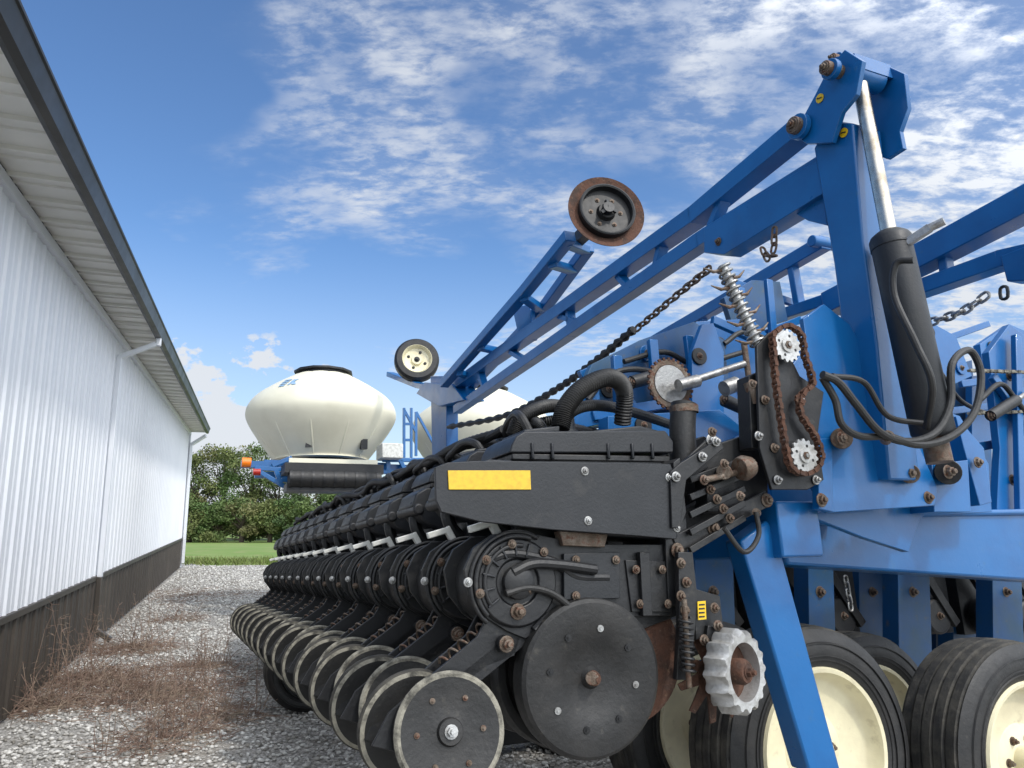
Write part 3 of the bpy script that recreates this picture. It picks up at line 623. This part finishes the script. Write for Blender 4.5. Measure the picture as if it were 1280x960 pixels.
m.build('downspout',BD,bevel=.006)
m=MB(); m.beam((SE-.1,.06,.1),(SE-.1,.06,ZT-.30),.085,.06,'wallw',up=(0,1,0)); m.beam((SE-.1,.06,ZT-.32),(SE-.25,OV,ZT-.12),.085,.06,'wallw'); m.build('downspout',BD,bevel=.006)
# ================= GROUND
def gz(x,y):
    t=min(max((y-17)/45,0),1); t=t*t*(3-2*t); return -1.15*t
M['grass']=mat('field_grass',(.13,.21,.035),(.18,.24,.06),.9,0,.35,.6,8,c3=(.26,.24,.10),s3=1.2,lo3=.5,hi3=.75)
m=MB(); xs=[-900,-300,-120,-60,-40,-30,-20,-10,0,10,20,30,60,120,300,900]; ys=[-300,-60,-10,0,10,15,17,19,21,23,25,28,31,34,38,42,46,50,55,60,66,80,120,300,1200]
vs=[(x,y,gz(x,y)-.012) for y in ys for x in xs]; nx=len(xs)
m.add(vs,[[j*nx+i,j*nx+i+1,(j+1)*nx+i+1,(j+1)*nx+i] for j in range(len(ys)-1) for i in range(nx-1)],'grass'); o=m.build('ground'); o['kind']='structure'
gr=bpy.data.materials.new('gravel'); gr.use_nodes=True; nt=gr.node_tree; N=nt.nodes; L=nt.links; b=N['Principled BSDF']; b.inputs['Roughness'].default_value=.9
tc=N.new('ShaderNodeTexCoord'); vo=N.new('ShaderNodeTexVoronoi'); vo.inputs['Scale'].default_value=60; L.new(tc.outputs['Object'],vo.inputs['Vector'])
sep=N.new('ShaderNodeSeparateColor'); L.new(vo.outputs['Color'],sep.inputs[0])
cr1=N.new('ShaderNodeValToRGB'); E=cr1.color_ramp.elements; E[0].color=(.28,.265,.235,1); E[1].color=(.58,.56,.525,1); e=E.new(.5); e.color=(.44,.42,.39,1); L.new(sep.outputs[0],cr1.inputs[0])
dr=N.new('ShaderNodeMapRange'); dr.inputs[1].default_value=.2; dr.inputs[2].default_value=.6; dr.inputs[3].default_value=1; dr.inputs[4].default_value=.55; L.new(vo.outputs['Distance'],dr.inputs[0])
mm=N.new('ShaderNodeMix'); mm.data_type='RGBA'; mm.blend_type='MULTIPLY'; mm.inputs[0].default_value=1; L.new(cr1.outputs[0],mm.inputs[6]); L.new(dr.outputs[0],mm.inputs[7])
nz=N.new('ShaderNodeTexNoise'); nz.inputs['Scale'].default_value=.9; nz.inputs['Detail'].default_value=7; L.new(tc.outputs['Object'],nz.inputs['Vector'])
r2=N.new('ShaderNodeMapRange'); r2.inputs[1].default_value=.52; r2.inputs[2].default_value=.74; r2.inputs[4].default_value=.7; L.new(nz.outputs['Fac'],r2.inputs[0])
m2=N.new('ShaderNodeMix'); m2.data_type='RGBA'; L.new(r2.outputs[0],m2.inputs[0]); L.new(mm.outputs[2],m2.inputs[6]); m2.inputs[7].default_value=(.22,.18,.135,1); L.new(m2.outputs[2],b.inputs['Base Color'])
bp=N.new('ShaderNodeBump'); bp.inputs['Strength'].default_value=.5; bp.inputs['Distance'].default_value=.015; bp.invert=True; L.new(vo.outputs['Distance'],bp.inputs['Height']); L.new(bp.outputs[0],b.inputs['Normal'])
M['gravel']=gr
m=MB(); ring=[(-30,-12),(30,-12),(30,14)]+[(x,17.6+.5*math.sin(x*1.3)+.35*math.sin(x*3.1+1)) for x in np.arange(26,-16,-.5)]+[(-30,17)]
m.add([(x,y,-.003) for x,y in ring],[list(range(len(ring)))],'gravel'); o=m.build('gravel_yard'); o['kind']='structure'
rng=np.random.default_rng(3)
ico=bmesh.new(); bmesh.ops.create_icosphere(ico,subdivisions=1,radius=1); iv=np.array([v.co[:] for v in ico.verts]); iff=np.array([[v.index for v in f.verts] for f in ico.faces]); ico.free()
def stones(n):
    Y=2.0+15.2*rng.random(n)**1.7; 
    Xw=-1.38-0.354*Y+.05
    X=Xw+ (rng.random(n))*(3.6+Y*.12); 
    sz=(.005+.008*rng.random(n)**1.7)*(1+.035*Y)
    V0=iv[None]*(1+.35*(rng.random((n,len(iv),1))-.5)); V0=V0*np.stack([sz*(.8+.6*rng.random(n)),sz*(.8+.6*rng.random(n)),sz*(.5+.4*rng.random(n))],1)[:,None]
    a=rng.random(n)*6.28; c,s=np.cos(a),np.sin(a); x=V0[:,:,0]*c[:,None]-V0[:,:,1]*s[:,None]; y=V0[:,:,0]*s[:,None]+V0[:,:,1]*c[:,None]
    P=np.stack([x+X[:,None],y+Y[:,None],V0[:,:,2]+(sz*.35)[:,None]],2).reshape(-1,3)
    Fc=(iff[None]+(np.arange(n)*len(iv))[:,None,None]).reshape(-1,3)
    me=bpy.data.meshes.new('gravel_stones'); me.vertices.add(len(P)); me.vertices.foreach_set('co',P.ravel()); me.loops.add(Fc.size); me.loops.foreach_set('vertex_index',Fc.ravel()); me.polygons.add(len(Fc)); me.polygons.foreach_set('loop_start',np.arange(len(Fc))*3)
    cols=[(.62,.605,.57),(.49,.475,.445),(.37,.355,.325),(.23,.215,.19)]
    for i,c_ in enumerate(cols): me.materials.append(mat('stone_%d'%i,c_,tuple(q*.8 for q in c_),.9,0,30))
    mi=rng.choice(4,n,p=[.30,.36,.23,.11]); me.polygons.foreach_set('material_index',np.repeat(mi,20)); me.update(); me.validate()
    o=bpy.data.objects.new('gravel_stones',me); C.objects.link(o); o['label']='loose pale limestone stones covering the gravel yard'; o['category']='gravel'; o['kind']='stuff'
stones(46000)
def weed(cx,cy,rad,n,h,name='dead_weed',label=None,flat=.5,stuff=False):
    m=MB(); 
    for k in range(n):
        a=R.random()*6.28; rr=rad*R.random()**.75; p=V((rr*math.cos(a),rr*math.sin(a),0)); q=R.random()*6.28; L_=h*(.4+.9*R.random()); el=math.radians(4+75*R.random()**(1.6+flat*2))
        d=V((math.cos(q)*math.cos(el),math.sin(q)*math.cos(el),math.sin(el))); P=[p]; 
        for j in range(3):
            d=(d+V((R.uniform(-.35,.35),R.uniform(-.35,.35),-.22))).normalized(); nx_=P[-1]+d*L_/3; nx_.z=max(nx_.z,.006+.02*R.random()); P.append(nx_)
        w=.0015+.0018*R.random(); m.tube(P,lambda i:w*(1-.2*i),'weed',3,caps=False)
        if R.random()<.4:
            for j in range(4):
                e=V((R.uniform(-1,1),R.uniform(-1,1),R.uniform(-.6,.8)))*.02; f_=V((R.uniform(-1,1),R.uniform(-1,1),R.uniform(-1,1)))*.006; bpt=P[-1-(j%2)]; m.add([bpt,bpt+e+f_,bpt+e*1.3],[[0,1,2]],'weed')
    if not stuff:
        for k in range(int(7+n*.018)):
            a=R.random()*6.28; rr=rad*R.random(); p=V((rr*math.cos(a),rr*math.sin(a),0)); P=[p]; d=V((R.uniform(-.3,.3),R.uniform(-.3,.3),1)).normalized(); L_=h*R.uniform(1.1,2.1)
            for j in range(5):
                d=(d+V((R.uniform(-.2,.2),R.uniform(-.2,.2),-.02))).normalized(); P.append(P[-1]+d*L_/5)
            m.tube(P,lambda i:.0030*(1-.14*i),'weed',4,caps=False)
            for j in range(2,6):
                for z in range(3):
                    e=V((R.uniform(-1,1),R.uniform(-1,1),R.uniform(-.3,.8)))*.05; m.tube([P[j],P[j]+e*.6,P[j]+e],lambda i:.0012,'weed',3,caps=False)
    o=m.build(name); o.location=(cx,cy,0)
    if stuff: o['kind']='stuff'
    o['label']=label; o['category']='dead weeds' if stuff else 'weed'
    return o
wl=[(45,885,.28,300,.34,'tall dried brown weed clump hard against the shed wall nearest the camera'),(115,852,.34,430,.28,'dried brown weed clump just short of the shed downspout foot'),(190,870,.44,560,.24,'broad tangled dead weed mound in the middle of the gravel strip'),
(262,895,.34,330,.2,'low dead weed tangle beside the black planter wheel'),(165,812,.36,380,.28,'dried purple brown weed clump behind the broad tangled mound'),(250,835,.3,200,.2,'sparse dead weed patch near the closing wheels'),(205,925,.34,300,.18,'flattened dead weed mat nearest the camera on the gravel'),(225,775,.34,160,.16,'small dead weed tuft far along the gravel strip')]
for px,py,r_,n,h,lb in wl:
    g=ground(px,py); weed(g.x,g.y,r_,n,h,label=lb)
g=ground(160,860); weed(g.x,g.y,.9,850,.14,'dead_grass','scattered dead grass lying over the gravel between shed and planter',.9,True)
g=ground(235,745); weed(g.x,g.y,1.1,350,.2,'dead_grass_litter','thin dead grass litter on the far part of the gravel strip',.9,True)
# trees
for i,c in enumerate([(.075,.13,.03),(.10,.145,.04),(.06,.10,.028),(.13,.155,.045),(.14,.14,.05)]): M['leaf%d'%i]=mat('leaves_%d'%i,c,tuple(q*.72 for q in c),.75,0,.8)
def tree(px,Y,topy,wid,kinds,label,group='trees beyond the field',dens=1.0):
    d=ray(px,topy); top=H+d.z*Y/d.y; x=d.x*Y/d.y; z0=gz(x,Y)-.05; hh=top-z0
    o=empty('tree',label,'tree',(x,Y,z0),group)
    m=MB(); m.tube([(0,0,0),(.05,0,hh*.3),(0,.1,hh*.8)],lambda i:[.2,.14,.04][i],'bark',8)
    cl=[]
    for k in range(int(24*dens)):
        a=R.random()*6.28; zz=hh*(.12+.8*R.random()); rad=wid*.5*math.sqrt(max(.08,1-((zz/hh-.45)/.62)**2))*(.35+.65*R.random()); c=V((math.cos(a)*rad,math.sin(a)*rad,zz)); cl.append((c,wid*(.10+.12*R.random())))
        m.tube([(0,0,zz*.5),c*.6+V((0,0,zz*.2)),c],lambda i:[.06,.035,.012][i],'bark',5)
    cl.append((V((0,0,hh*.9)),wid*.14))
    m.build('trunk',o)
    m=MB()
    for c,r_ in cl:
        kd='leaf%d'%R.choice(kinds)
        for q in range(300):
            u=V((R.gauss(0,1),R.gauss(0,1),R.gauss(0,1))).normalized()*r_*(R.random()**.4)*R.uniform(.8,1.15); u.z*=.75; p=c+u
            if p.z<.05: p.z=.05
            if p.z>hh: p.z=hh-.1*R.random()
            e=V((R.uniform(-1,1),R.uniform(-1,1),R.uniform(-1,1))).normalized(); f_=e.cross(V((R.uniform(-1,1),R.uniform(-1,1),R.uniform(-1,1)))).normalized(); s=R.uniform(.05,.12)
            m.add([p-e*s,p+f_*s*.6,p+e*s,p-f_*s*.6],[[0,1,2,3]],kd)
    m.build('crown',o)
tl=[(222,60,572,5.5,(0,1),'dark green tree just right of the far shed corner'),(250,58,562,5.5,(1,0,3),'round green tree second from the shed at the field edge'),(283,59,556,6.5,(1,3,4),'tall yellowish tree left of the amber lamp at the field edge'),(318,60,553,6,(0,1),'tallest green tree behind the left tank'),
(350,60,585,5,(1,3),'olive tree under the left white tank'),(385,60,590,6,(0,2),'dark tree below the conveyor of the left white tank'),(430,62,600,7,(0,1),'tree behind the row units to the right of the left tank'),(500,62,600,8,(0,2),'tree hidden mostly behind the planter between the tanks'),
(580,62,600,8,(1,0),'tree behind the right white tank'),(240,54,625,3.8,(3,1),'low yellow green bush nearest the shed corner'),(272,54,628,3.6,(0,3),'low bush in front of the tall yellowish tree'),(305,54,622,4,(1,4),'olive bush left of the conveyor roller'),(340,54,624,3.8,(3,0),'low bush beneath the left tank frame'),(375,54,620,4.2,(2,1),'dark low bush beside the far row units')]
for t in tl: tree(*t)
m=MB()
for k in range(2600):
    x=R.uniform(-8.6,-3.5); y=R.uniform(17.3,19.5); p=V((x,y,gz(x,y)-.01)); h=R.uniform(.04,.15); a=V((R.uniform(-.1,.1),R.uniform(-.1,.1),h)); m.add([p,p+V((.02,0,0)),p+a],[[0,1,2]],'leaf3' if R.random()<.6 else 'grass')
o=m.build('long_grass'); o['kind']='stuff'; o['label']='unmown long grass along the far edge of the gravel'; o['category']='grass'
# ================= WORLD
w=bpy.data.worlds.new('World'); sc.world=w; w.use_nodes=True; nt=w.node_tree; N=nt.nodes; L=nt.links; N.clear()
SDh=V((.62,-.62,0)).normalized(); EL=math.radians(48)
sd3=V((SDh.x*math.cos(EL),SDh.y*math.cos(EL),math.sin(EL)))
sky=N.new('ShaderNodeTexSky'); sky.sky_type='NISHITA'; sky.sun_disc=False; sky.sun_elevation=EL; sky.sun_rotation=math.atan2(SDh.x,SDh.y); sky.ozone_density=2.0; sky.air_density=1.0; sky.dust_density=.4
tc=N.new('ShaderNodeTexCoord'); sx=N.new('ShaderNodeSeparateXYZ'); L.new(tc.outputs['Generated'],sx.inputs[0])
def math_(op,a,b=None,cl=False):
    n=N.new('ShaderNodeMath'); n.operation=op; n.use_clamp=cl
    for i,q in enumerate((a,b)):
        if q is None: continue
        if isinstance(q,(int,float)): n.inputs[i].default_value=q
        else: L.new(q,n.inputs[i])
    return n.outputs[0]
den=math_('ADD',math_('MAXIMUM',sx.outputs[2],0.0),.22)
cx_=N.new('ShaderNodeCombineXYZ'); L.new(math_('DIVIDE',sx.outputs[0],den),cx_.inputs[0]); L.new(math_('DIVIDE',sx.outputs[1],den),cx_.inputs[1])
def noise(scale,det,rg,sc3=(1,1,1),rot=0,dist=0,vec=None,off=(0,0,0)):
    mp=N.new('ShaderNodeMapping'); mp.inputs['Scale'].default_value=sc3; mp.inputs['Rotation'].default_value=(0,0,rot); mp.inputs['Location'].default_value=off; L.new(vec or cx_.outputs[0],mp.inputs[0])
    n=N.new('ShaderNodeTexNoise'); n.inputs['Scale'].default_value=scale; n.inputs['Detail'].default_value=det; n.inputs['Roughness'].default_value=rg; n.inputs['Distortion'].default_value=dist; L.new(mp.outputs[0],n.inputs['Vector']); return n.outputs['Fac']
def mr(v,a,b,c=0,d=1):
    r=N.new('ShaderNodeMapRange'); r.interpolation_type='SMOOTHSTEP'; r.inputs[1].default_value=a;r.inputs[2].default_value=b;r.inputs[3].default_value=c;r.inputs[4].default_value=d; L.new(v,r.inputs[0]); return r.outputs[0]
dt=N.new('ShaderNodeVectorMath'); dt.operation='DOT_PRODUCT'; L.new(tc.outputs['Generated'],dt.inputs[0]); dt.inputs[1].default_value=sd3
dsun=dt.outputs['Value']
big=noise(1.5,5,.55,(1,1.15,1),.4,.3,None,(3.1,1.7,0)); rip=noise(15,6,.60,(1,2.0,1),.75,.25); puff=noise(4.6,10,.68,(1,1.35,1),.3,.15); cum=noise(9,8,.58,(1,1,1.5),0,0,tc.outputs['Generated'],(.4,.2,.1))
mask=mr(math_('ADD',big,math_('MULTIPLY',sx.outputs[0],.34)),.43,.66)
tex=mr(math_('ADD',math_('MULTIPLY',rip,.50),math_('MULTIPLY',puff,.62)),.47,.68)
cl=math_('MULTIPLY',mask,math_('ADD',math_('MULTIPLY',tex,.88),.12))
cl=math_('ADD',cl,math_('MULTIPLY',mr(sx.outputs[0],.15,.75),math_('MULTIPLY',mr(puff,.38,.60),.42)),True)
hz=mr(sx.outputs[2],.0,.36,.55,0)
edge=math_('ADD',cum,math_('MULTIPLY',math_('SUBTRACT',.17,sx.outputs[2]),1.6))
lowc=math_('MULTIPLY',mr(edge,.48,.53),mr(sx.outputs[0],-.15,-.30,0,1))
lowc=math_('MULTIPLY',lowc,mr(sx.outputs[2],.21,.235,.97,0))
cl=math_('MAXIMUM',math_('MAXIMUM',cl,hz),lowc)
cl=math_('MAXIMUM',cl,mr(dsun,.2,.9,0,.9))
tint=N.new('ShaderNodeMix'); tint.data_type='RGBA'; tint.blend_type='MULTIPLY'; tint.inputs[0].default_value=1; L.new(sky.outputs[0],tint.inputs[6]); tint.inputs[7].default_value=(.80,1.02,1.24,1)
B1=N.new('ShaderNodeBackground'); L.new(tint.outputs[2],B1.inputs[0]); B1.inputs[1].default_value=.14
B2=N.new('ShaderNodeBackground'); B2.inputs[0].default_value=(.84,.88,.94,1); L.new(mr(dsun,.0,.95,.92,3.2),B2.inputs[1])
MX=N.new('ShaderNodeMixShader'); L.new(cl,MX.inputs[0]); L.new(B1.outputs[0],MX.inputs[1]); L.new(B2.outputs[0],MX.inputs[2]); OW=N.new('ShaderNodeOutputWorld'); L.new(MX.outputs[0],OW.inputs[0])
ld=bpy.data.lights.new('sun','SUN'); ld.energy=2.2; ld.angle=math.radians(5); ld.color=(1,.95,.88); lo=bpy.data.objects.new('sun',ld); C.objects.link(lo)
lo.rotation_euler=sd3.to_track_quat('Z','Y').to_euler(); lo.location=(5,-5,10)
